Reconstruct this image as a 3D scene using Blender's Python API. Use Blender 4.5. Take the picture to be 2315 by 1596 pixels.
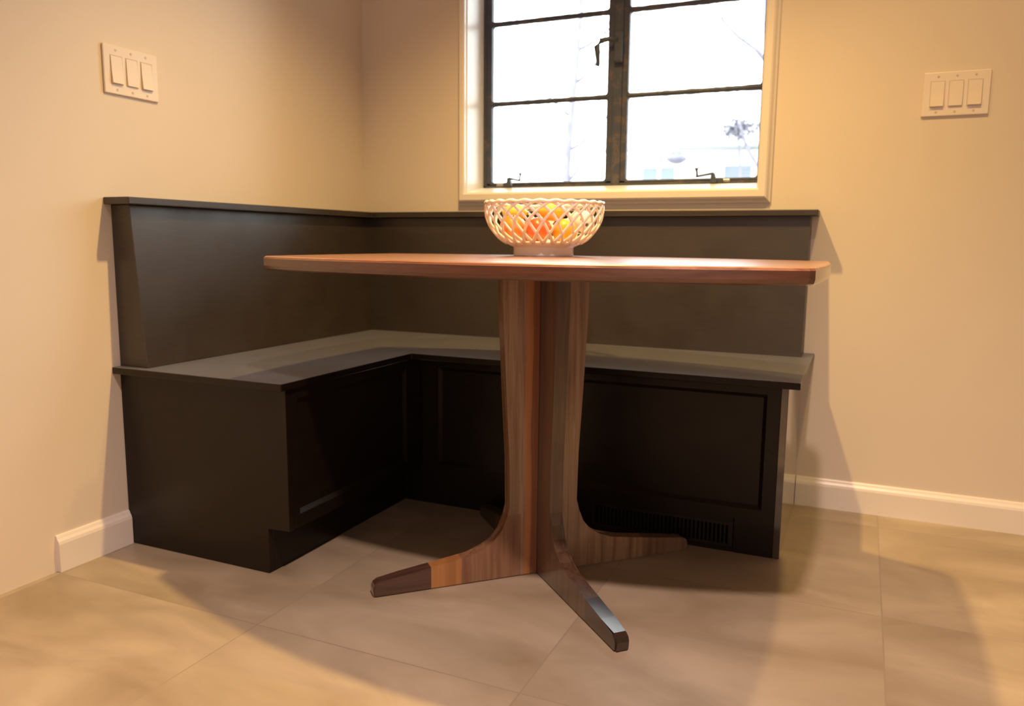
import bpy, bmesh, math, random
from mathutils import Vector, Matrix
random.seed(7)
D = bpy.data
COL = bpy.context.scene.collection
for o in list(D.objects): D.objects.remove(o)

# ------------------------------------------------------------------ helpers
def obj(name, bm, mat, parent=None, smooth=False, kind=None, label=None):
    me = D.meshes.new(name)
    bmesh.ops.recalc_face_normals(bm, faces=bm.faces)
    bm.to_mesh(me); bm.free()
    if mat is not None:
        for m in (mat if isinstance(mat, (list, tuple)) else [mat]): me.materials.append(m)
    if smooth:
        for p in me.polygons: p.use_smooth = True
    o = D.objects.new(name, me); COL.objects.link(o)
    if parent: o.parent = parent
    if kind: o['kind'] = kind
    if label: o['label'] = label
    return o

def thing(name, label, cat, loc=(0, 0, 0), rotz=0, group=None, kind=None):
    o = D.objects.new(name, None); COL.objects.link(o)
    o.location = loc; o.rotation_euler = (0, 0, rotz); o.empty_display_size = .05
    tag(o, label, cat, group, kind); return o

def tag(o, label=None, cat=None, group=None, kind=None):
    if label: o['label'] = label
    if cat: o['category'] = cat
    if group: o['group'] = group
    if kind: o['kind'] = kind
    return o

def box(bm, a, b, bev=0.0, seg=2):
    x0, y0, z0 = a; x1, y1, z1 = b
    v = [bm.verts.new(p) for p in ((x0,y0,z0),(x1,y0,z0),(x1,y1,z0),(x0,y1,z0),(x0,y0,z1),(x1,y0,z1),(x1,y1,z1),(x0,y1,z1))]
    fs = [bm.faces.new([v[i] for i in q]) for q in ((0,3,2,1),(4,5,6,7),(0,1,5,4),(1,2,6,5),(2,3,7,6),(3,0,4,7))]
    if bev > 0:
        es = list({e for f in fs for e in f.edges})
        bmesh.ops.bevel(bm, geom=es, offset=bev, segments=seg, affect='EDGES', profile=.5)
    return bm

def prism(bm, pts, axis, a, b, bev=0.0, seg=2):
    """extrude a 2-D outline (other two axes in order) along axis from a to b"""
    def P(p, t):
        q = [p[0], p[1]]; q.insert(axis, t); return q
    A = [bm.verts.new(P(p, a)) for p in pts]; B = [bm.verts.new(P(p, b)) for p in pts]
    n = len(pts); fs = [bm.faces.new(A[::-1]), bm.faces.new(B)]
    for i in range(n): fs.append(bm.faces.new((A[i], A[(i+1) % n], B[(i+1) % n], B[i])))
    if bev > 0:
        es = list({e for f in fs for e in f.edges})
        bmesh.ops.bevel(bm, geom=es, offset=bev, segments=seg, affect='EDGES', profile=.5)
    return bm

def lathe(bm, prof, n=64, close=False):
    rings = []
    for r, z in prof:
        if r < 1e-6: rings.append([bm.verts.new((0, 0, z))])
        else: rings.append([bm.verts.new((r*math.cos(2*math.pi*i/n), r*math.sin(2*math.pi*i/n), z)) for i in range(n)])
    m = len(rings)
    for k in range(m if close else m-1):
        a, b = rings[k], rings[(k+1) % m]
        for i in range(n):
            j = (i+1) % n
            if len(a) == 1 and len(b) == 1: continue
            if len(a) == 1: bm.faces.new((a[0], b[i], b[j]))
            elif len(b) == 1: bm.faces.new((a[i], b[0], a[j]))
            else: bm.faces.new((a[i], b[i], b[j], a[j]))
    return bm

def tube(bm, path, rad, n=8, flat=None, up=None, cap=True):
    """rad: number or list; flat: ratio of the section along 'up' directions (list)"""
    rings = []; L = len(path); path = [Vector(p) for p in path]
    for i, p in enumerate(path):
        t = (path[min(i+1, L-1)] - path[max(i-1, 0)]).normalized()
        u = Vector(up[i]) if up else (Vector((0, 0, 1)) if abs(t.z) < .9 else Vector((1, 0, 0)))
        s = t.cross(u).normalized(); u = s.cross(t).normalized()
        r = rad[i] if isinstance(rad, (list, tuple)) else rad
        f = flat or 1
        rings.append([bm.verts.new(p + s*r*math.cos(2*math.pi*k/n) + u*r*f*math.sin(2*math.pi*k/n)) for k in range(n)])
    for a, b in zip(rings, rings[1:]):
        for k in range(n):
            j = (k+1) % n; bm.faces.new((a[k], a[j], b[j], b[k]))
    if cap:
        bm.faces.new(rings[0][::-1]); bm.faces.new(rings[-1])
    return bm

# ------------------------------------------------------------------ materials
def mat(name, base=(.5,.5,.5), rough=.5, metal=0, spec=.5, coat=0, coat_rough=.1):
    m = D.materials.new(name); m.use_nodes = True
    b = m.node_tree.nodes['Principled BSDF']
    b.inputs['Base Color'].default_value = (*base, 1); b.inputs['Roughness'].default_value = rough
    b.inputs['Metallic'].default_value = metal; b.inputs['Specular IOR Level'].default_value = spec
    b.inputs['Coat Weight'].default_value = coat; b.inputs['Coat Roughness'].default_value = coat_rough
    return m

def N(m, kind, **kw):
    n = m.node_tree.nodes.new(kind)
    for k, v in kw.items():
        if k in n.inputs: n.inputs[k].default_value = v
        else: setattr(n, k, v)
    return n
def LK(m, a, b): m.node_tree.links.new(a, b)
def BSDF(m): return m.node_tree.nodes['Principled BSDF']

def coords(m, scale=(1,1,1), gen='Object', rot=(0,0,0)):
    t = N(m, 'ShaderNodeTexCoord'); mp = N(m, 'ShaderNodeMapping')
    mp.inputs['Scale'].default_value = scale; mp.inputs['Rotation'].default_value = rot
    LK(m, t.outputs[gen], mp.inputs['Vector']); return mp.outputs['Vector']

def ramp(m, fac, stops, interp='LINEAR'):
    r = N(m, 'ShaderNodeValToRGB'); cr = r.color_ramp; cr.interpolation = interp
    while len(cr.elements) < len(stops): cr.elements.new(.5)
    for e, (p, c) in zip(cr.elements, stops): e.position = p; e.color = (*c, 1)
    LK(m, fac, r.inputs['Fac']); return r.outputs['Color']

def mixc(m, fac, a, b, mode='MIX'):
    x = N(m, 'ShaderNodeMix'); x.data_type = 'RGBA'; x.blend_type = mode
    for sock, v in ((x.inputs[0], fac), (x.inputs[6], a), (x.inputs[7], b)):
        if hasattr(v, 'links'): LK(m, v, sock)
        else: sock.default_value = v if isinstance(v, (int, float)) else (*v, 1)
    return x.outputs[2]

def math_(m, op, a, b=0.0):
    x = N(m, 'ShaderNodeMath'); x.operation = op
    for i, v in enumerate((a, b)):
        if hasattr(v, 'links'): LK(m, v, x.inputs[i])
        else: x.inputs[i].default_value = v
    return x.outputs[0]

def noise(m, vec, scale=5, detail=4, rough=.5, dist=0):
    n = N(m, 'ShaderNodeTexNoise'); n.inputs['Scale'].default_value = scale
    n.inputs['Detail'].default_value = detail; n.inputs['Roughness'].default_value = rough
    n.inputs['Distortion'].default_value = dist
    LK(m, vec, n.inputs['Vector']); return n.outputs['Fac']

def bump(m, h, strength=.2, dist=.002):
    b = N(m, 'ShaderNodeBump'); b.inputs['Strength'].default_value = strength; b.inputs['Distance'].default_value = dist
    LK(m, h, b.inputs['Height']); LK(m, b.outputs['Normal'], BSDF(m).inputs['Normal'])

def paint(name, base, rough, sc=60, amt=.06, bs=.08):
    m = mat(name, base, rough); v = coords(m)
    n = noise(m, v, 2.2, 3); dark = tuple(c*(1-amt) for c in base); lit = tuple(min(1, c*(1+amt)) for c in base)
    LK(m, ramp(m, n, [(.3, dark), (.7, lit)]), BSDF(m).inputs['Base Color'])
    bump(m, noise(m, v, sc, 3), bs, .001); return m

M_wall = paint('wall_paint', (.74, .655, .56), .55, 220, .015, .10)
M_ceil = paint('ceiling_paint', (.66, .62, .58), .7, 200, .02, .1)
M_trim = paint('trim_paint', (.83, .77, .71), .32, 90, .012, .04)
M_jamb = paint('window_white_paint', (.88, .87, .86), .3, 90, .012, .04)
M_plate = paint('switch_plastic', (.82, .72, .62), .28, 90, .01, .02)


def espresso(name, base=(.0100, .0056, .0034), rough=.34, scale=(3, 3, 40), spec=.32):
    m = mat(name, base, rough, spec=spec)
    v = coords(m, scale); n = noise(m, v, 6, 5, .6)
    LK(m, ramp(m, n, [(.25, tuple(c*.75 for c in base)), (.75, tuple(c*1.3 for c in base))]), BSDF(m).inputs['Base Color'])
    r = ramp(m, noise(m, coords(m), 9, 4), [(.3, (rough*.85,)*3), (.7, (rough*1.15,)*3)])
    LK(m, r, BSDF(m).inputs['Roughness'])
    bump(m, noise(m, coords(m), 140, 2), .06, .0006); return m
M_esp = espresso('espresso_paint')
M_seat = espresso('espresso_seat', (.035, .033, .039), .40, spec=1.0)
BSDF(M_seat).inputs['Sheen Weight'].default_value = .38; BSDF(M_seat).inputs['Sheen Roughness'].default_value = .45; BSDF(M_seat).inputs['Sheen Tint'].default_value = (.9, .93, 1, 1)  # cool daylight gloss of the seat top put into base colour and tint
M_end = espresso('espresso_gloss', (.020, .013, .009), .12, spec=1.0)
BSDF(M_end).inputs['Coat Weight'].default_value = 1; BSDF(M_end).inputs['Coat Roughness'].default_value = .06; BSDF(M_end).inputs['Coat IOR'].default_value = 1.7
M_back = espresso('espresso_back', (.029, .020, .015), .44, spec=.8)

# steel window paint, worn and blotchy towards the bottom rail; blue-grey window flare put into the colour
M_steel = mat('worn_window_paint', (.1, .09, .085), .5)
v = coords(M_steel); n = noise(M_steel, v, 28, 6, .65)
LK(M_steel, ramp(M_steel, n, [(.35, (.050, .062, .095)), (.55, (.062, .070, .100)), (.64, (.13, .105, .10)), (.70, (.055, .06, .085))]), BSDF(M_steel).inputs['Base Color'])
bump(M_steel, noise(M_steel, v, 90, 4), .5, .002)
M_glint = mat('worn_metal', (.42, .38, .34), .35, metal=.7)

# glass: transparent with a fresnel reflection
M_glass = D.materials.new('window_glass'); M_glass.use_nodes = True
nt = M_glass.node_tree; nt.nodes.clear()
out = nt.nodes.new('ShaderNodeOutputMaterial'); mx = nt.nodes.new('ShaderNodeMixShader'); tr = nt.nodes.new('ShaderNodeBsdfTransparent')
gl = nt.nodes.new('ShaderNodeBsdfGlossy'); gl.inputs['Roughness'].default_value = .02; fr = nt.nodes.new('ShaderNodeFresnel'); fr.inputs['IOR'].default_value = 1.35
tr.inputs['Color'].default_value = (.96, .98, .97, 1)
nt.links.new(fr.outputs[0], mx.inputs[0]); nt.links.new(tr.outputs[0], mx.inputs[1]); nt.links.new(gl.outputs[0], mx.inputs[2]); nt.links.new(mx.outputs[0], out.inputs[0])

# floor: 0.613 m porcelain tiles, thin grout, cloudy
M_floor = mat('porcelain_tiles', (.4, .33, .27), .42)
TX, TY, TS = .633, -.735, .613
t = N(M_floor, 'ShaderNodeTexCoord'); sp = N(M_floor, 'ShaderNodeSeparateXYZ'); LK(M_floor, t.outputs['Object'], sp.inputs[0])
def edge(axis, off):
    a = math_(M_floor, 'DIVIDE', math_(M_floor, 'SUBTRACT', sp.outputs[axis], off), TS)
    f = math_(M_floor, 'FRACT', math_(M_floor, 'ADD', a, 100.5))
    return math_(M_floor, 'ABSOLUTE', math_(M_floor, 'SUBTRACT', f, .5)), math_(M_floor, 'FLOOR', math_(M_floor, 'ADD', a, 100.0))
ex, ix = edge(0, TX); ey, iy = edge(1, TY)
g = math_(M_floor, 'LESS_THAN', math_(M_floor, 'MINIMUM', ex, ey), .0016/TS)
cmb = N(M_floor, 'ShaderNodeCombineXYZ'); LK(M_floor, ix, cmb.inputs[0]); LK(M_floor, iy, cmb.inputs[1])
sc = N(M_floor, 'ShaderNodeVectorMath'); sc.operation = 'MULTIPLY'; LK(M_floor, cmb.outputs[0], sc.inputs[0]); sc.inputs[1].default_value = (3.7, 5.1, 0)
ad = N(M_floor, 'ShaderNodeVectorMath'); ad.operation = 'ADD'; LK(M_floor, t.outputs['Object'], ad.inputs[0]); LK(M_floor, sc.outputs[0], ad.inputs[1])
st = N(M_floor, 'ShaderNodeMapping'); st.inputs['Scale'].default_value = (1, 2.0, 1); LK(M_floor, ad.outputs[0], st.inputs['Vector'])
cl = noise(M_floor, st.outputs['Vector'], 2.6, 6, .55, .6)
tile = ramp(M_floor, cl, [(.30, (.27, .208, .138)), (.5, (.345, .278, .198)), (.70, (.43, .352, .262))])
LK(M_floor, mixc(M_floor, g, tile, (.285, .228, .165)), BSDF(M_floor).inputs['Base Color'])
LK(M_floor, ramp(M_floor, cl, [(.3, (.36,)*3), (.7, (.46,)*3)]), BSDF(M_floor).inputs['Roughness'])
bump(M_floor, math_(M_floor, 'SUBTRACT', 1.0, g), .25, .001)

def walnut(name, kind):
    """object x = distance along the board / radius, z = up"""
    m = mat(name, (.2, .1, .05), .34, spec=.5, coat=1.0, coat_rough=(.26 if kind == 'top' else .13))
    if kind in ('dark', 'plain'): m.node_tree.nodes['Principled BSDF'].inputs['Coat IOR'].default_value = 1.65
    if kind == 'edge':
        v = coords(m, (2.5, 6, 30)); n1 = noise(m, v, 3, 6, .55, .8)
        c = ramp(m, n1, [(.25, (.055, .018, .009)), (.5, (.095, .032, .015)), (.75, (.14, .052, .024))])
    elif kind == 'top':
        v = coords(m, (1.2, 14, 14)); n1 = noise(m, v, 3, 6, .55, .8); n2 = noise(m, coords(m, (5, 90, 90)), 3, 4, .6)
        c = ramp(m, n1, [(.25, (.20, .075, .034)), (.45, (.32, .13, .06)), (.62, (.44, .20, .10)), (.78, (.27, .11, .052))])
        c = mixc(m, .35, c, ramp(m, n2, [(.3, (.45, .4, .36)), (.7, (1, 1, 1))]), 'MULTIPLY')
    else:
        vz = coords(m, (22, 22, 1.0)); vx = coords(m, (1.4, 22, 22))
        n1 = noise(m, vz, 2.6, 6, .6, .7); n2 = noise(m, coords(m, (160, 160, 4)), 2, 3, .6)
        c = ramp(m, n1, [(.26, (.15, .074, .041)), (.44, (.28, .162, .096)), (.6, (.41, .265, .172)), (.76, (.21, .118, .070))])
        c = mixc(m, .4, c, ramp(m, n2, [(.3, (.5, .46, .42)), (.7, (1, 1, 1))]), 'MULTIPLY')
        tc = N(m, 'ShaderNodeTexCoord'); s = N(m, 'ShaderNodeSeparateXYZ'); LK(m, tc.outputs['Object'], s.inputs[0])
        wob = math_(m, 'MULTIPLY', math_(m, 'SUBTRACT', noise(m, coords(m, (1, 1, 2.0)), 2, 2), .5), .02)
        xw = math_(m, 'ADD', s.outputs[0], wob)
        if kind == 'streaked':
            # reddish heartwood close to the centre, an orange streak beside it
            red = math_(m, 'LESS_THAN', xw, .038)
            c = mixc(m, math_(m, 'MULTIPLY', red, .8), c, (.22, .055, .016))
            k = math_(m, 'MULTIPLY', math_(m, 'GREATER_THAN', xw, .034), math_(m, 'LESS_THAN', xw, .052))
            c = mixc(m, math_(m, 'MULTIPLY', k, .75), c, (.50, .19, .055))
            low = math_(m, 'MULTIPLY', math_(m, 'GREATER_THAN', s.outputs[0], .06), math_(m, 'LESS_THAN', s.outputs[2], .16))
            c = mixc(m, math_(m, 'MULTIPLY', low, .5), c, (.17, .052, .020))
            # pale sapwood block beside the dark foot block
            sap = math_(m, 'MULTIPLY', math_(m, 'GREATER_THAN', s.outputs[0], .212), math_(m, 'LESS_THAN', s.outputs[0], .287))
            sapc = ramp(m, noise(m, vz, 1.6, 3, .5, 1.0), [(.35, (.46, .21, .065)), (.6, (.34, .14, .045))])
            c = mixc(m, math_(m, 'MULTIPLY', sap, .9), c, sapc)
        foot = math_(m, 'GREATER_THAN', s.outputs[0], .287)
        fc = ramp(m, noise(m, vx, 2.5, 6, .6, .8), [(.3, (.045, .020, .014)), (.55, (.085, .038, .026)), (.75, (.12, .05, .035))])
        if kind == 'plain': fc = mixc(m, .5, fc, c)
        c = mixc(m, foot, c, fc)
        if kind == 'dark': c = mixc(m, 1.0, c, (.27, .23, .22), 'MULTIPLY')  # shade on the front and rear legs put into the wood colour
    LK(m, c, BSDF(m).inputs['Base Color'])
    return m
M_top = walnut('walnut_top', 'top'); M_edge = walnut('walnut_edge', 'edge'); M_legA = walnut('walnut_leg_streaked', 'streaked'); M_legB = walnut('walnut_leg', 'plain'); M_legC = walnut('walnut_leg_shaded', 'dark')

M_cer = mat('glazed_ceramic', (.9, .87, .82), .18, spec=.5, coat=.4, coat_rough=.05)
BSDF(M_cer).inputs['Subsurface Weight'].default_value = .25; BSDF(M_cer).inputs['Subsurface Radius'].default_value = (.01, .008, .006)
BSDF(M_cer).inputs['Subsurface Scale'].default_value = .6
LK(M_cer, ramp(M_cer, noise(M_cer, coords(M_cer), 30, 3), [(.3, (.90, .85, .79)), (.7, (.94, .90, .85))]), BSDF(M_cer).inputs['Base Color'])

def fruitmat(name, c1, c2, sc=120):
    m = mat(name, c1, .38, coat=.2); v = coords(m)
    LK(m, ramp(m, noise(m, v, 14, 3), [(.3, c1), (.7, c2)]), BSDF(m).inputs['Base Color'])
    bump(m, noise(m, v, sc*2, 2), .35, .0008); return m
M_lemon = fruitmat('lemon_peel', (.78, .50, .03), (.82, .60, .06))
M_orange = fruitmat('orange_peel', (.70, .19, .02), (.76, .26, .03))
M_red = fruitmat('nectarine_skin', (.66, .06, .012), (.72, .15, .02), 40)
M_amber = fruitmat('amber_peel', (.70, .33, .015), (.76, .42, .02))
M_white = mat('speckled_white', (.8, .76, .72), .4)
v = coords(M_white); vo = N(M_white, 'ShaderNodeTexVoronoi'); vo.inputs['Scale'].default_value = 46; LK(M_white, v, vo.inputs['Vector'])
LK(M_white, ramp(M_white, vo.outputs['Distance'], [(.0, (.10, .06, .06)), (.20, (.16, .10, .09)), (.27, (.80, .74, .68))]), BSDF(M_white).inputs['Base Color'])
M_stem = mat('dry_stem', (.09, .07, .03), .7)
M_dark = mat('dark_void', (.006, .005, .004), .8)
M_vent = mat('vent_metal', (.012, .009, .007), .4, spec=.4)
M_screw = mat('screw_head', (.62, .53, .44), .35)
M_siding = mat('white_siding', (.8, .8, .8), .7)
M_roofs = paint('pale_roof', (.82, .82, .83), .8, 20, .03, .2)
M_gutter = paint('grey_gutter', (.20, .23, .23), .6, 30, .05, .1)
M_shut = paint('shutter_blue', (.235, .265, .305), .6, 30, .05, .1)
M_pane = paint('neighbour_pane', (.21, .26, .29), .3, 30, .05, .02)
M_bark = mat('bark', (.3, .28, .3), .85)
v = coords(M_bark, (6, 6, 1)); LK(M_bark, ramp(M_bark, noise(M_bark, v, 5, 5), [(.3, (.18, .17, .225)), (.7, (.29, .275, .34))]), BSDF(M_bark).inputs['Base Color']); bump(M_bark, noise(M_bark, v, 20, 4), .6, .02)
M_ground = paint('pale_ground', (.3, .3, .28), .9, 8, .2, .5)

# ------------------------------------------------------------------ dimensions
ZS, TSL, ZB, TC = .485, .018, .920, .018           # seat top, slab, cap top, cap thickness
SLX, SLY, SWY, SWX = .553, -1.156, -.578, 1.650     # seat slab: left wing depth / end, window wing depth / end
BLX, BLY, BTX, BWY, BWX = .544, -1.132, .479, -.498, 1.618
ZT = .117
WH = 2.42
WX0, WX1, WZ0, WZ1 = .440, 1.455, .990, 2.06        # window opening
RX, RY = 4.3, -4.6                                  # far walls of the room

# ------------------------------------------------------------------ room
bm = bmesh.new(); box(bm, (-.2, RY-.2, -.12), (RX+.2, .2, 0)); o = obj('floor', bm, M_floor, kind='structure')
bm = bmesh.new(); box(bm, (-.2, RY-.2, WH), (RX+.2, .2, WH+.12)); obj('ceiling', bm, M_ceil, kind='structure')
bm = bmesh.new(); box(bm, (-.2, RY-.2, 0), (0, .2, WH)); obj('wall_left', bm, M_wall, kind='structure')
bm = bmesh.new(); box(bm, (RX, RY-.2, 0), (RX+.2, .2, WH)); obj('wall_right', bm, M_wall, kind='structure')
bm = bmesh.new(); box(bm, (0, RY-.2, 0), (RX, RY, WH)); obj('wall_rear', bm, M_wall, kind='structure')
bm = bmesh.new()                                    # window wall with its opening
box(bm, (0, 0, 0), (WX0, .2, WH)); box(bm, (WX1, 0, 0), (RX, .2, WH)); box(bm, (WX0, 0, 0), (WX1, .2, WZ0-.012)); box(bm, (WX0, 0, WZ1), (WX1, .2, WH))
obj('wall_window_side', bm, M_wall, kind='structure')

def baseboard(name, axis, a, b, sgn):
    th, h = .0135, .092
    prof = [(0, 0), (th, 0), (th, h*.76), (th*.86, h*.84), (th*.55, h*.91), (th*.38, h*.97), (th*.25, h), (0, h)]
    bm = bmesh.new()
    if axis == 1: prism(bm, [(p[0], p[1]) for p in prof], 1, a, b)       # along y against x=0: (x,z)
    else: prism(bm, [(-p[0], p[1]) for p in prof], 0, a, b)              # along x against y=0: (y,z)
    o = obj(name, bm, M_trim, kind='structure'); return o
baseboard('baseboard_left', 1, -1.345, BLY-.001, 1)
baseboard('baseboard_window_side', 0, BWX+.001, RX, 1)

# ------------------------------------------------------------------ window
win = thing('window_1', 'black steel casement window with white reveal, two sashes of panes', None, (0, 0, 0), kind='structure')
if 'category' in win: del win['category']
CW = .030; CT = .022
def casing_piece(bm, pts):   # pts: list of (x,z) quad outer-outer-inner-inner, mitred
    (a, b, c, d) = pts
    def lerp(p, q, t): return (p[0]+(q[0]-p[0])*t, p[1]+(q[1]-p[1])*t)
    # profile across width: outer edge t=0 -> inner t=1 ; heights
    prof = [(0, 0), (0, .006), (.14, .010), (.30, .019), (.42, CT), (.86, CT), (1, CT-.005), (1, 0)]
    A = [bm.verts.new((lerp(a, d, t)[0], -h, lerp(a, d, t)[1])) for t, h in prof]
    B = [bm.verts.new((lerp(b, c, t)[0], -h, lerp(b, c, t)[1])) for t, h in prof]
    n = len(prof); bm.faces.new(A); bm.faces.new(B[::-1])
    for i in range(n):
        j = (i+1) % n; bm.faces.new((A[i], B[i], B[j], A[j]))
OX0, OX1, OZ0, OZ1 = .410, 1.494, .945, WZ1+.04
IX0, IX1, IZ0, IZ1 = WX0, WX1, WZ0, WZ1
for quad in ([(OX0, OZ0), (OX1, OZ0), (IX1, IZ0), (IX0, IZ0)], [(OX0, OZ1), (OX0, OZ0), (IX0, IZ0), (IX0, IZ1)],
             [(OX1, OZ0), (OX1, OZ1), (IX1, IZ1), (IX1, IZ0)], [(OX1, OZ1), (OX0, OZ1), (IX0, IZ1), (IX1, IZ1)]):
    bm = bmesh.new(); casing_piece(bm, quad); obj('window_casing', bm, M_trim, win, label='cream painted casing moulding')
bm = bmesh.new()
FY = .13                                            # face of the steel frame
prism(bm, [(-.002, WZ0-.012), (FY+.05, WZ0-.012), (FY+.05, 1.016), (FY-.02, 1.014), (-.002, WZ0)], 0, WX0, WX1)
obj('window_sill', bm, M_jamb, win, label='white painted sloping sill')
bm = bmesh.new(); box(bm, (WX0-.0005, .0, WZ0), (WX0+.003, .2, WZ1)); box(bm, (WX1-.003, .0, WZ0), (WX1+.0005, .2, WZ1)); box(bm, (WX0, .0, WZ1-.003), (WX1, .2, WZ1+.0005))
obj('window_reveal', bm, M_jamb, win, label='white painted reveal')
# steel: outer frame, mullion, sashes
FZ0 = 1.016
bm = bmesh.new()
x0, x1 = WX0+.003, WX1-.006
box(bm, (x0, FY, FZ0), (x0+.014, FY+.035, WZ1-.003), .002); box(bm, (x1-.008, FY, FZ0), (x1, FY+.035, WZ1-.003), .002)
box(bm, (x0, FY, FZ0), (x1, FY+.035, FZ0+.008), .002); box(bm, (x0, FY, WZ1-.015), (x1, FY+.035, WZ1-.003), .002)
box(bm, (.940, FY-.004, FZ0), (.972, FY+.035, WZ1-.004), .003)
obj('window_frame', bm, M_steel, win, label='black worn steel frame and mullion')
def sash(xa, xb, lw, rw):
    """steel sash with rounded paint fillets; returns panes too"""
    za, zb = FZ0+.008, WZ1-.015; y0, y1 = FY+.002, FY+.026; bars = [1.319-.0, 1.60, 1.86]
    s = thing('window_sash', 'black worn steel casement sash', None, (0, 0, 0)); s.parent = win
    if 'category' in s: del s['category']
    bm = bmesh.new()
    box(bm, (xa, y0, za), (xa+lw, y1, zb), .003); box(bm, (xb-rw, y0, za), (xb, y1, zb), .003)
    box(bm, (xa, y0, za), (xb, y1, za+.010), .003); box(bm, (xa, y0, zb-.014), (xb, y1, zb), .003)
    for z in bars:
        n = 40; rad = []; path = []
        for i in range(n+1):
            u = i/n; path.append((xa+lw*.5+(xb-xa-lw*.5-rw*.5)*u, (y0+y1)/2, z)); rad.append(.0088*(1+.22*(random.random()-.5)) + .006*(math.exp(-u*n*.5) + math.exp(-(1-u)*n*.5))*.4)
        tube(bm, path, rad, 8)
    for (cz0, cz1) in zip([za+.010]+bars, bars+[zb-.014]):            # corner fillets
        for (cx, sx) in ((xa+lw, 1), (xb-rw, -1)):
            for (cz, sz) in ((cz0+(.006 if cz0 in bars else 0), 1), (cz1-(.006 if cz1 in bars else 0), -1)):
                r = .010; pts = [(cx-sx*.001, cz-sz*.001)]
                for k in range(6):
                    a = math.pi/2*k/5; pts.append((cx+sx*r*(1-math.sin(a)), cz+sz*r*(1-math.cos(a))))
                A = [bm.verts.new((p[0], y0+.003, p[1])) for p in pts]; B = [bm.verts.new((p[0], y1-.003, p[1])) for p in pts]
                bm.faces.new(A); bm.faces.new(B[::-1])
                for i in range(len(pts)): j = (i+1) % len(pts); bm.faces.new((A[i], B[i], B[j], A[j]))
    obj('sash_frame', bm, M_steel, s)
    for (cz0, cz1) in zip([za+.006]+bars, bars+[zb-.008]):
        bm = bmesh.new(); box(bm, (xa+lw*.5, FY+.0155, cz0), (xb-rw*.5, FY+.0185, cz1)); obj('window_pane', bm, M_glass, s)
    return s
sl = sash(x0+.012, .942, .020, .024); sr = sash(.970, x1-.006, .022, .010)
# casement crank operators on the bottom rail
def crank(cx, flip):
    bm = bmesh.new(); f = flip
    box(bm, (cx-f*.012-.018, FY-.012, 1.016), (cx-f*.012+.018, FY+.004, 1.034), .004)                              # gear housing
    prism(bm, [(cx-.010, 1.016), (cx+.012, 1.016), (cx+.004, 1.048), (cx-.006, 1.050)], 1, FY-.030, FY-.010, .002)   # post
    tube(bm, [(cx, FY-.024, 1.047), (cx+f*.025, FY-.032, 1.042), (cx+f*.050, FY-.040, 1.037)], [.0045, .0035, .0035], 8)   # arm
    tube(bm, [(cx+f*.050, FY-.040, 1.034), (cx+f*.050, FY-.040, 1.048), (cx+f*.052, FY-.040, 1.056), (cx+f*.052, FY-.040, 1.064)], [.0042, .003, .0035, .0068], 10)
    o = obj('window_crank', bm, M_steel, win); o['label'] = 'small metal crank handle'
    bm = bmesh.new(); box(bm, (cx-f*.040-.020, FY-.006, 1.0195), (cx-f*.040+.012, FY+.0015, 1.030), .003); obj('crank_plate', bm, M_glint, win)
crank(.560, 1); crank(1.298, -1)
# latch handle on the mullion, hanging to the left of it
bm = bmesh.new()
tube(bm, [(.958, FY-.018, 1.500), (.930, FY-.026, 1.503), (.903, FY-.034, 1.497), (.890, FY-.036, 1.478), (.893, FY-.036, 1.450), (.896, FY-.036, 1.425), (.893, FY-.036, 1.415)],
     [.007, .0075, .009, .0105, .008, .006, .008], 10)
obj('window_latch', bm, M_steel, win, smooth=True, label='lever latch hanging on the mullion')
bm = bmesh.new(); box(bm, (.945, FY-.020, 1.425), (.975, FY-.004, 1.525), .004); box(bm, (.945, FY-.0225, 1.430), (.955, FY-.019, 1.440), .001); box(bm, (.963, FY-.0225, 1.430), (.973, FY-.019, 1.440), .001)
obj('latch_plate', bm, M_steel, win)

# ------------------------------------------------------------------ corner bench
bench = thing('corner_bench', 'dark espresso L-shaped built-in corner bench with high panelled back under the window', 'bench', (0, 0, 0))
# seat slab (L outline)
def Lslab(bm, z0, z1, dx, ye, dy, xe, bev):
    pts = [(0, 0), (0, ye), (dx, ye), (dx, dy), (xe, dy), (xe, 0)]
    prism(bm, pts, 2, z0, z1, bev, 2)
bm = bmesh.new(); Lslab(bm, ZS-TSL, ZS, SLX, SLY, SWY, SWX, .0025); bm.normal_update()
for f in bm.faces:
    if f.calc_center_median().z < ZS-.0015: f.material_index = 1
obj('seat', bm, [M_seat, M_esp], bench, label='smooth satin L-shaped seat board')
bm = bmesh.new(); Lslab(bm, ZB-TC, ZB, .090, -1.151, -.090, 1.639, .002); obj('backrest_cap', bm, M_back, bench)
# backrests (wedges)
BB, BT = .100, .066
bm = bmesh.new(); prism(bm, [(0, ZS), (BB, ZS), (BT, ZB-TC), (0, ZB-TC)], 1, -1.130, 0, .0015, 1); obj('backrest', bm, M_back, bench, label='sloping backrest panel along the left wall')
bm = bmesh.new()
q = [(BB, 0, ZS), (BB, -BB-.01, ZS), (BT, -BT-.004, ZB-TC), (BT, 0, ZB-TC)]; r_ = [(BWX, 0, ZS), (BWX, -BB-.01, ZS), (BWX, -BT-.004, ZB-TC), (BWX, 0, ZB-TC)]
A = [bm.verts.new(p) for p in q]; B = [bm.verts.new(p) for p in r_]; bm.faces.new(A); bm.faces.new(B[::-1])
for i in range(4): j = (i+1) % 4; bm.faces.new((A[i], B[i], B[j], A[j]))
obj('backrest', bm, M_back, bench, label='sloping backrest panel below the window')
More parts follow.
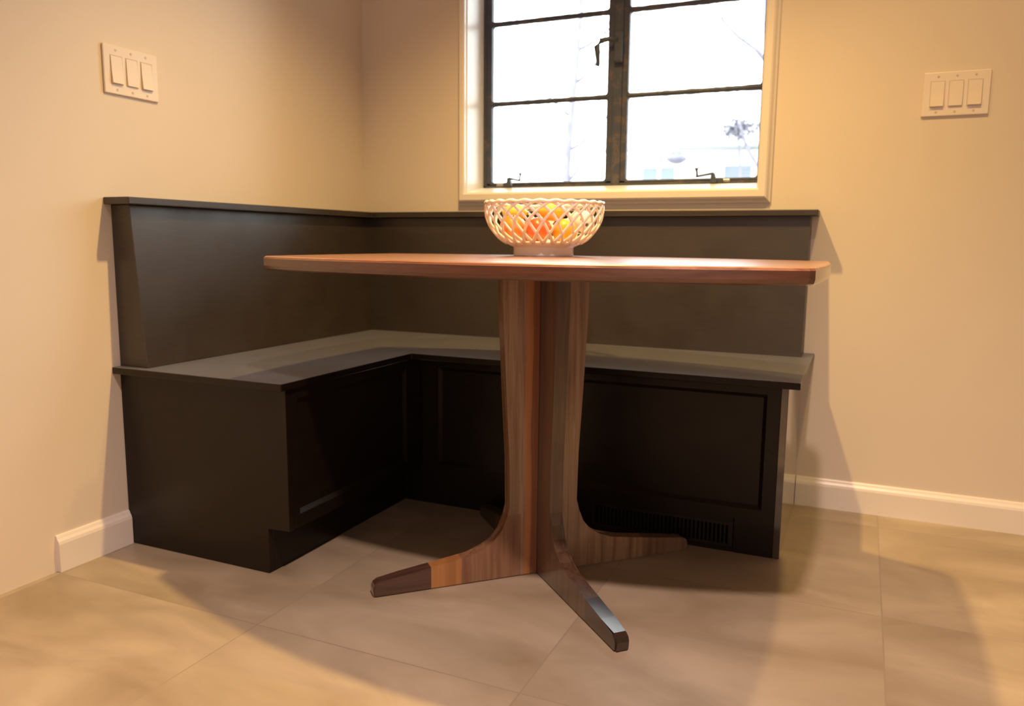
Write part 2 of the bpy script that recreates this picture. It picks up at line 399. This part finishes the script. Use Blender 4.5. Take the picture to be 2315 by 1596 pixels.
# base, left wing: end panel with toe notch, face frame, inset panel, toe kick
zt_ = ZS-TSL
bm = bmesh.new(); prism(bm, [(0, 0), (BTX, 0), (BTX, ZT), (BLX, ZT), (BLX, zt_), (0, zt_)], 1, BLY, BLY+.019, .0012, 1); obj('end_panel', bm, M_esp, bench, label='plain end panel notched for the toe kick')
def framed_face(bm_f, bm_p, axis, face, s0, s1, z0, z1, openings, th=.019, rec=.009, inward=-1):
    """face frame in the plane axis=face; openings=(sa,sb,za,zb). body lies on the 'inward' side"""
    def bx(bmx, sa, sb, za, zb, d0, d1, bev=0):
        a0, a1 = sorted((face+inward*d0, face+inward*d1))
        if axis == 0: box(bmx, (a0, sa, za), (a1, sb, zb), bev)
        else: box(bmx, (sa, a0, za), (sb, a1, zb), bev)
    cuts = sorted(openings); cur = s0
    for (sa, sb, za, zb) in cuts:
        bx(bm_f, cur, sa, z0, z1, 0, th); bx(bm_f, sa, sb, z0, za, 0, th); bx(bm_f, sa, sb, zb, z1, 0, th); cur = sb
        # bevelled moulding inside the opening
        w = .010
        o4 = [(sa, za), (sb, za), (sb, zb), (sa, zb)]; i4 = [(sa+w, za+w), (sb-w, za+w), (sb-w, zb-w), (sa+w, zb-w)]
        def V(p, d):
            q = face+inward*d
            return bm_f.verts.new((q, p[0], p[1]) if axis == 0 else (p[0], q, p[1]))
        for i in range(4):
            j = (i+1) % 4
            a, b, c, e = V(o4[i], .001), V(o4[j], .001), V(i4[j], rec), V(i4[i], rec)
            f, g2, h, k = V(o4[i], th), V(o4[j], th), V(i4[j], th), V(i4[i], th)
            for fc in ((a, b, c, e), (f, k, h, g2), (a, f, g2, b), (e, c, h, k), (a, e, k, f), (b, g2, h, c)): bm_f.faces.new(fc)
        bx(bm_p, sa+w*.5, sb-w*.5, za+w*.5, zb-w*.5, rec+.0005, th-.002)
    bx(bm_f, cur, s1, z0, z1, 0, th)
bf = bmesh.new(); bp = bmesh.new()
framed_face(bf, bp, 0, BLX, BLY+.019, BWY, ZT, zt_, [(-1.090, -.590, .150, .440)])
obj('face_frame', bf, M_esp, bench); obj('inset_panel', bp, M_esp, bench)
bm = bmesh.new(); box(bm, (BTX-.015, BLY+.019, 0), (BTX, BWY+.0, ZT)); obj('toe_kick', bm, M_esp, bench)
bm = bmesh.new(); box(bm, (BTX, BLY+.019, ZT), (BLX-.019, BWY, ZT+.012)); obj('bottom_board', bm, M_esp, bench)
# base, window wing
bf = bmesh.new(); bp = bmesh.new()
framed_face(bf, bp, 1, BWY, BTX-.015, BWX-.018, .095, zt_, [(.600, .955, .130, .435), (1.005, 1.567, .125, .435)], inward=1)
obj('face_frame', bf, M_esp, bench); obj('inset_panel', bp, M_esp, bench)
bm = bmesh.new()
VX0, VX1 = 1.10, 1.497
box(bm, (BTX-.015, BWY, 0), (VX0, BWY+.019, .095)); box(bm, (VX0, BWY, 0), (VX1, BWY+.019, .012)); box(bm, (VX0, BWY, .080), (VX1, BWY+.019, .095))
obj('toe_kick', bm, M_esp, bench)
bm = bmesh.new(); box(bm, (VX1+.002, BWY-.0005, 0), (BWX-.018, BWY+.019, .095), .0012); obj('toe_kick', bm, M_esp, bench, label='short separate board at the right end of the toe kick')
bm = bmesh.new()                                   # floor register set in the toe kick
box(bm, (VX0, BWY+.002, .012), (VX0+.012, BWY+.014, .080)); box(bm, (VX1-.012, BWY+.002, .012), (VX1, BWY+.014, .080))
box(bm, (VX0+.012, BWY+.002, .012), (VX1-.012, BWY+.014, .020)); box(bm, (VX0+.012, BWY+.002, .072), (VX1-.012, BWY+.014, .080))
x = VX0+.022
while x < VX1-.016: box(bm, (x, BWY+.004, .020), (x+.004, BWY+.014, .072)); x += .011
obj('vent_grille', bm, M_vent, bench, label='black slotted vent grille in the toe kick')
bm = bmesh.new(); box(bm, (VX0, BWY+.06, .005), (VX1, BWY+.062, .09)); obj('vent_dark_back', bm, M_dark, bench)  # near-black sheet standing in for the shade behind the slots
bm = bmesh.new(); box(bm, (BWX-.018, BWY, 0), (BWX, 0, zt_), .0012, 1); obj('end_panel', bm, M_end, bench, label='glossy plain right end panel against the wall')

# ------------------------------------------------------------------ pedestal table
TCX, TCY = 1.076, -.826
TH, TT = .780, .032
table = thing('pedestal_table', 'walnut dining table with bowed edges on a four-footed pedestal', 'table', (TCX, TCY, 0))
PROF = [(.114, TH-TT), (.112, .68), (.108, .60), (.100, .44), (.092, .30), (.090, .18), (.0945, .150), (.107, .120), (.126, .097), (.152, .080), (.190, .069), (.240, .061), (.300, .0525), (.360, .0440), (.411, .0365), (.421, .030), (.425, .020), (.424, .003), (.421, .0)]
def leg(ang, m, lab=None):
    bm = bmesh.new(); pts = [(.0175, 0), (.0175, TH-TT)] + PROF
    A = [bm.verts.new((p[0], -.0165, p[1])) for p in pts]; B = [bm.verts.new((p[0], .0165, p[1])) for p in pts]
    fa = bm.faces.new(A); fb = bm.faces.new(B[::-1]); n = len(pts)
    for i in range(n): j = (i+1) % n; bm.faces.new((A[i], A[j], B[j], B[i]))
    es = [e for e in bm.edges if (len([f for f in e.link_faces if f in (fa, fb)]) == 1) and max(v_.co.x for v_ in e.verts) > .03]
    bmesh.ops.bevel(bm, geom=es, offset=.0035, segments=2, affect='EDGES')
    o = obj('leg', bm, m, table, label=lab); o.rotation_euler = (0, 0, ang); return o
leg(math.radians(-135), M_legA, 'leg board with an orange streak, pale sapwood block and dark foot tip')
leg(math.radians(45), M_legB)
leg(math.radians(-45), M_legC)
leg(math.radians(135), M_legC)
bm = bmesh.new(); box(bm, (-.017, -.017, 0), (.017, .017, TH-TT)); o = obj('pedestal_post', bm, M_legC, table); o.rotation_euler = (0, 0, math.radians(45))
def top_outline(a, b0, b1, e, n=40):
    pts = []
    # near side left->right, right end near->far, far side right->left, left end
    ns = [(-a+2*a*i/n, -(b1+(b0-b1)*(1-((-a+2*a*i/n)/a)**2))) for i in range(n+1)]
    def endc(sx):
        return [(sx*(a+e*(1-(2*j/12-1)**2)), -b1+2*b1*j/12) for j in range(13)]
    r = endc(1); l = endc(-1)[::-1]; fs = [(-x_, -y_) for x_, y_ in ns]
    raw = ns[:-1] + r[:-1] + fs[:-1] + l[:-1]
    # round the four corners by chaikin smoothing of the close points
    for _ in range(1):
        new = []
        for i in range(len(raw)):
            p, q_ = raw[i], raw[(i+1) % len(raw)]
            new += [(p[0]*.75+q_[0]*.25, p[1]*.75+q_[1]*.25), (p[0]*.25+q_[0]*.75, p[1]*.25+q_[1]*.75)]
        raw = new
    return raw
bm = bmesh.new()
def ring(dx, z):
    pts = top_outline(.603-dx, .410-dx, .285-dx, .014); return [bm.verts.new((p[0]+.015, p[1]-.020, z)) for p in pts]
lv = [(.006, TH-TT), (.002, TH-TT+.003), (.0, TH-TT+.010), (.0, TH-.006), (.0012, TH-.0018), (.004, TH)]
rs = [ring(*k) for k in lv]; n = len(rs[0])
for a, b in zip(rs, rs[1:]):
    for i in range(n): j = (i+1) % n; bm.faces.new((a[i], a[j], b[j], b[i]))
bm.faces.new(rs[0][::-1]); bm.faces.new(rs[-1])
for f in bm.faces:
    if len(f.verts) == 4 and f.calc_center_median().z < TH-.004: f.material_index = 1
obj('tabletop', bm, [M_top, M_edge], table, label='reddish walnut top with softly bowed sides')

# ------------------------------------------------------------------ lattice bowl
BX, BY, BZ = .972, -.575, TH
bowl = thing('fruit_bowl', 'white openwork lattice ceramic bowl of fruit standing on the table', 'bowl', (BX, BY, BZ))
bm = bmesh.new()
lathe(bm, [(.0, .010), (.070, .010), (.074, .006), (.0745, .0), (.0805, .0), (.0815, .004), (.0815, .022), (.083, .025), (.092, .0285), (.103, .034), (.1055, .0385), (.101, .0395), (.088, .034), (.070, .029), (.0, .028)], 72)
obj('bowl_base', bm, M_cer, bowl, smooth=True, label='solid foot ring and floor of the bowl')
BP = [(.100, .0355), (.118, .0465), (.134, .062), (.146, .080), (.154, .099), (.1580, .115), (.1580, .129), (.1565, .139)]
def bprof(s):
    k = s*(len(BP)-1); i = min(int(k), len(BP)-2); f = k-i
    p0, p1, p2, p3 = BP[max(i-1, 0)], BP[i], BP[i+1], BP[min(i+2, len(BP)-1)]
    cr = lambda a, b, c, d: .5*((2*b)+(c-a)*f+(2*a-5*b+4*c-d)*f*f+(3*b-a-3*c+d)*f**3)
    return cr(p0[0], p1[0], p2[0], p3[0]), cr(p0[1], p1[1], p2[1], p3[1])
NS, SW = 25, math.radians(36)
bm = bmesh.new()
for fam in (-1, 1):
    for k in range(NS):
        path = []; up = []; rad = []
        for i in range(25):
            s = i/24; r, z = bprof(s); th = 2*math.pi*k/NS + fam*SW*(.75*s+.25*s**3) + .05
            r += fam*.0012
            path.append((r*math.cos(th), r*math.sin(th), z)); up.append((math.cos(th), math.sin(th), 0)); rad.append(0.0038 + .0015*max(0, 1-s*3))
        tube(bm, path, rad, 8, flat=.75, up=up)
obj('bowl_lattice', bm, M_cer, bowl, smooth=True, label='interwoven white strands')
bm = bmesh.new(); rings = []
for i in range(240):
    th = 2*math.pi*i/240; c = .0012*math.cos(NS*th); R = .1570
    rings.append([bm.verts.new(((R+(.0058+c*.4)*math.cos(a))*math.cos(th), (R+(.0058+c*.4)*math.cos(a))*math.sin(th), .1405+c+(.0048+c*.3)*math.sin(a))) for a in [2*math.pi*j/10 for j in range(10)]])
for i in range(240):
    a, b = rings[i], rings[(i+1) % 240]
    for j in range(10): bm.faces.new((a[j], b[j], b[(j+1) % 10], a[(j+1) % 10]))
obj('bowl_rim', bm, M_cer, bowl, smooth=True)

# fruit: u = to the viewer's right, v = towards the viewer, measured from the bowl axis
U = Vector((.93, .368, 0)); V_ = Vector((.368, -.93, 0))
def fruit(name, label, cat, kind, u, v, z, r, m, tilt=(0, 0, 0)):
    P = Vector((BX, BY, BZ)) + U*u + V_*v + Vector((0, 0, z))
    bm = bmesh.new(); prof = []; n = 20
    for i in range(n+1):
        a = -math.pi/2 + math.pi*i/n
        rr, zz = r*math.cos(a), r*math.sin(a)
        if kind == 'lemon': zz *= 1.18 + .16*(abs(math.sin(a))**10); rr *= .93
        elif kind == 'orange': zz *= .95 - (.03 if abs(a) > 1.4 else 0)
        elif kind == 'nectarine': zz *= .94; zz -= .12*r*math.exp(-(rr/(r*.28))**2) if a > 0 else 0
        prof.append((max(rr, 0) if 0 < i < n else 0, zz))
    lathe(bm, prof, 32)
    t = obj(name, bm, m, smooth=True); tag(t, label, cat, 'fruit and ball in the lattice bowl')
    t.location = P; t.rotation_euler = tilt
    if kind in ('orange', 'nectarine', 'lemon'):
        bm = bmesh.new(); zt2 = prof[-1][1]; tube(bm, [(0, 0, zt2-.001), (.0004, 0, zt2+.0015)], [.0030, .0022], 8); obj('stem', bm, M_stem, t)
    return t
fruit('orange', 'orange at the left side inside the lattice bowl', 'fruit', 'orange', -.083, .030, .0755, .035, M_orange, (.3, .2, 0))
fruit('orange', 'orange in the middle of the lattice bowl, between the left orange and the red fruit', 'fruit', 'orange', -.030, -.018, .0665, .036, M_orange, (.5, -.3, 0))
fruit('nectarine', 'red-orange round fruit at the front centre of the lattice bowl', 'fruit', 'nectarine', -.012, .067, .0695, .034, M_red, (.6, .5, .3))
fruit('lemon', 'deep amber yellow fruit at the front, right of the red fruit in the bowl', 'fruit', 'orange', .055, .052, .0665, .034, M_amber, (-.4, .6, .2))
fruit('lemon', 'yellow lemon on top of the fruit at the left of the bowl', 'fruit', 'lemon', -.080, -.022, .1160, .026, M_lemon, (0, math.pi/2, .35))
fruit('lemon', 'yellow lemon on top of the fruit at the right of centre in the bowl', 'fruit', 'lemon', .022, .030, .1190, .028, M_lemon, (0, math.pi/2, .5))
fruit('speckled_ball', 'white dark-speckled ball at the right side inside the lattice bowl', 'decoration', 'round', .104, -.005, .0915, .032, M_white)

# ------------------------------------------------------------------ switch plates
def plate(name, label, loc, rotz):
    t = thing(name, label, 'light switch', loc, rotz, 'three-rocker switch plates on the walls')   # local: x across, z up, -y out of the wall
    W_, H_ = .166, .120
    bm = bmesh.new(); box(bm, (-W_/2, -.0062, -H_/2), (W_/2, -.0005, H_/2), .0026, 3)
    obj('cover_plate', bm, M_plate, t)
    r0 = None
    for k in (-1, 0, 1):
        x = k*.046
        bm = bmesh.new(); w, h = .0165, .0335
        # paddle tilted about its middle, inside a slim frame
        up_ = .0045 if k != 0 else .0022
        prism(bm, [(-.0062, -h), (-.0062, h), (-.0075, h), (-.0088, 0), (-.0062-up_-.002, -h)], 0, x-w, x+w, .0008, 2)
        obj('rocker', bm, M_plate, t)
        bm = bmesh.new(); e = .0022
        for (a, b) in (((x-w-e, -h-e), (x-w-.0006, h+e)), ((x+w+.0006, -h-e), (x+w+e, h+e)), ((x-w-.0006, h+.0006), (x+w+.0006, h+e)), ((x-w-.0006, -h-e), (x+w+.0006, -h-.0006))):
            box(bm, (a[0], -.0066, a[1]), (b[0], -.006, b[1]))
        obj('rocker_frame', bm, M_screw, t)
        for sz in (-1, 1):
            bm = bmesh.new(); lathe(bm, [(0, -.001), (.0032, -.0008), (.0034, .0005), (0, .0005)], 14)
            s = obj('screw', bm, M_screw, t); s.location = (x, -.0062, sz*.0483); s.rotation_euler = (math.radians(-90), 0, 0)
    return t
plate('switch_plate', 'three-rocker switch plate high on the left wall', (0, -1.047, 1.239), math.radians(90))
plate('switch_plate', 'three-rocker switch plate on the window wall, right of the window', (1.973, 0, 1.239), 0)

# ------------------------------------------------------------------ outdoors
bm = bmesh.new(); box(bm, (-40, .2, -.6), (40, 60, -.5)); obj('ground', bm, M_ground, kind='structure')
HY = 14.0
house = thing('neighbour_house', 'white low house with pale roof seen through the right sash', 'house', (0, HY, -.5))
def hb(bm, x0, x1, z0, z1, y0=0, y1=.1): box(bm, (x0, y0, z0+.5), (x1, y1, z1+.5))
bm = bmesh.new(); hb(bm, -3.15, 5.2, -.5, 2.66, 0, 6)
obj('house_wall', bm, M_siding, house)
bm = bmesh.new(); prism(bm, [(-.45, 3.16), (3, 5.0), (6.5, 3.16), (6.5, 3.28), (3, 5.15), (-.45, 3.26)], 0, -3.4, 5.4); obj('roof', bm, M_roofs, house)
bm = bmesh.new(); hb(bm, -3.4, 5.4, 2.655, 2.70, -.53, -.45); obj('gutter', bm, M_gutter, house)
for (xa, xb, za, zb) in ((-2.60, -2.30, 1.2, 2.36), (-2.22, -1.94, 1.2, 2.36)):
    bm = bmesh.new(); hb(bm, xa, xb, za, zb, -.03, 0.01); w_ = obj('window', bm, M_pane, house)
bm = bmesh.new(); hb(bm, -.92, -.40, 1.3, 2.36, -.04, .01)
for k in range(14): hb(bm, -.92, -.40, 1.33+k*.073, 1.37+k*.073, -.055, -.04)
obj('shutter', bm, M_shut, house)
bm = bmesh.new(); lathe(bm, [(0, .10), (.07, .10), (.085, .06), (.20, -.02), (.19, -.05), (.10, -.11), (0, -.13)], 24)
lamp = obj('hanging_lantern', bm, M_bark, smooth=True); lamp.location = (-1.55, HY-1.6, 2.40); tag(lamp, 'grey dish-shaped lantern hanging in front of the neighbouring house', 'lantern')
bm = bmesh.new(); tube(bm, [(0, 0, .1), (0, 0, .55)], .006, 6); obj('chain', bm, M_bark, lamp)
bm = bmesh.new(); box(bm, (-.09, -.09, .055), (.09, .09, .13), .02); obj('lamp_cap', bm, M_shut, lamp)
def tree(name, label, base, top, r0, r1, nb, spread, seed, group=None):
    rnd = random.Random(seed); t = thing(name, label, 'tree', base, 0, group or 'bare trees outside the window')
    h = Vector(top)-Vector(base); bm = bmesh.new(); path = []; rad = []
    for i in range(12):
        u = i/11; path.append(h*u + Vector((math.sin(u*7+seed)*.05, math.cos(u*5)*.04, 0))); rad.append(r0+(r1-r0)*u)
    tube(bm, path, rad, 10); obj('trunk', bm, M_bark, t, smooth=True)
    for k in range(nb):
        bm = bmesh.new()
        u = .45+.5*k/max(1, nb-1); p = path[int(u*11)]; a = rnd.uniform(0, 6.28)
        d = Vector((math.cos(a), math.sin(a)*.6, rnd.uniform(.25, .9))).normalized(); q = Vector(p); L = [Vector(q)]; 
        for s in range(6):
            q = q + d*spread/6; d = (d+Vector((rnd.uniform(-.3, .3), rnd.uniform(-.3, .3), rnd.uniform(-.15, .2)))).normalized(); L.append(Vector(q))
        tube(bm, L, [max(.006, r1*.8*(1-s/7)) for s in range(7)], 6)
        for s in (2, 3, 4):
            d2 = Vector((rnd.uniform(-1, 1), rnd.uniform(-1, 1), rnd.uniform(0, 1))).normalized()
            tube(bm, [L[s], L[s]+d2*spread*.2, L[s]+d2*spread*.35+Vector((0, 0, .05))], [.012, .008, .004], 5)
        obj('branch', bm, M_bark, t, smooth=True)
    return t
tree('tree', 'slim bare tree outside the left sash, left of the thicker trunk', (-4.35, 12, -.5), (-4.28, 12, 2.95), .035, .012, 3, .5, 1)
tree('tree', 'thicker bare trunk outside the left sash near the mullion', (-3.62, 12, -.5), (-3.36, 12, 6.2), .085, .045, 7, 1.6, 2)
tree('tree', 'bare branching tree outside the upper right corner of the window', (.35, 11, -.5), (.10, 11, 6.0), .13, .05, 10, 2.0, 5)
bm = bmesh.new(); rnd = random.Random(3)
for k in range(700):
    a, b_, c_ = rnd.gauss(0, .17), rnd.gauss(0, .16), rnd.gauss(0, .10)
    d2 = Vector((rnd.uniform(-1, 1), rnd.uniform(-1, 1), rnd.uniform(-1, 1))).normalized()*.05; p = Vector((a, b_, c_)); s_ = d2.cross(Vector((0, 0, 1)))*.5
    bm.faces.new([bm.verts.new(p-d2), bm.verts.new(p+s_), bm.verts.new(p+d2), bm.verts.new(p-s_)])
sh = thing('evergreen_tree', 'small evergreen top outside at the right edge of the lower right pane', 'tree', (-.15, 11.5, -.5))
o = obj('foliage', bm, M_bark, sh); o.location = (-.16, 0, 3.24); 
bm = bmesh.new(); tube(bm, [(0, 0, 0), (-.05, 0, 1.8), (-.16, 0, 3.2)], [.05, .04, .015], 8); obj('trunk', bm, M_bark, sh)

# ------------------------------------------------------------------ light
W = D.worlds.new('sky'); bpy.context.scene.world = W; W.use_nodes = True
bg = W.node_tree.nodes['Background']; bg.inputs['Color'].default_value = (.93, .97, 1, 1); bg.inputs['Strength'].default_value = 6.8

def spot(name, loc, power, color, size, blend, radius, aim=None):
    l = D.lights.new(name, 'SPOT'); l.energy = power; l.color = color; l.spot_size = math.radians(size); l.spot_blend = blend; l.shadow_soft_size = radius
    o = D.objects.new(name, l); COL.objects.link(o); o.location = loc
    if aim: o.rotation_euler = (Vector(aim)-Vector(loc)).to_track_quat('-Z', 'Y').to_euler()
    return o
YEL = (1, .64, .22); PNK = (1, .73, .62)
spot('ceiling_spot', (1.0, -.86, 2.38), 205, YEL, 112, 1.0, .03)
spot('ceiling_spot', (1.84, -.74, 2.38), 72, YEL, 112, 1.0, .03)
spot('ceiling_spot', (1.72, -2.06, 2.38), 255, PNK, 118, 1.0, .04)
# soft fill added behind the camera; the rear wall has no opening
l = D.lights.new('rear_fill_light', 'AREA'); l.shape = 'RECTANGLE'; l.size = 2.2; l.size_y = 1.5; l.energy = 14; l.color = (1, .84, .76)
o = D.objects.new('rear_fill_light', l); COL.objects.link(o); o.location = (2.6, RY+.05, 1.5); o.rotation_euler = (math.radians(90), 0, 0)

# ------------------------------------------------------------------ camera
cam = D.cameras.new('camera'); co = D.objects.new('camera', cam); COL.objects.link(co)
F, YAW, PITCH, ROLL = 1775.7351, math.radians(23.9125), math.radians(8.1181), math.radians(.5674)
cam.sensor_fit = 'HORIZONTAL'; cam.sensor_width = 36; cam.lens = F/2315*36; cam.clip_start = .05; cam.clip_end = 200
fw = Vector((-math.sin(YAW), math.cos(YAW), 0)); rt = Vector((math.cos(YAW), math.sin(YAW), 0)); up = Vector((0, 0, 1))
f2 = fw*math.cos(PITCH)-up*math.sin(PITCH); u2 = up*math.cos(PITCH)+fw*math.sin(PITCH)
r3 = rt*math.cos(ROLL)+u2*math.sin(ROLL); u3 = u2*math.cos(ROLL)-rt*math.sin(ROLL)
mt = Matrix((r3, u3, -f2)).transposed().to_4x4(); mt.translation = Vector((1.7694, -2.5779, .82)); co.matrix_world = mt
cam.dof.use_dof = True; cam.dof.focus_distance = 1.5; cam.dof.aperture_fstop = 4.0
S = bpy.context.scene; S.camera = co
S.view_settings.view_transform = 'Standard'; S.view_settings.look = 'None'; S.view_settings.exposure = 0; S.view_settings.gamma = 1; S.view_settings.use_curve_mapping = False
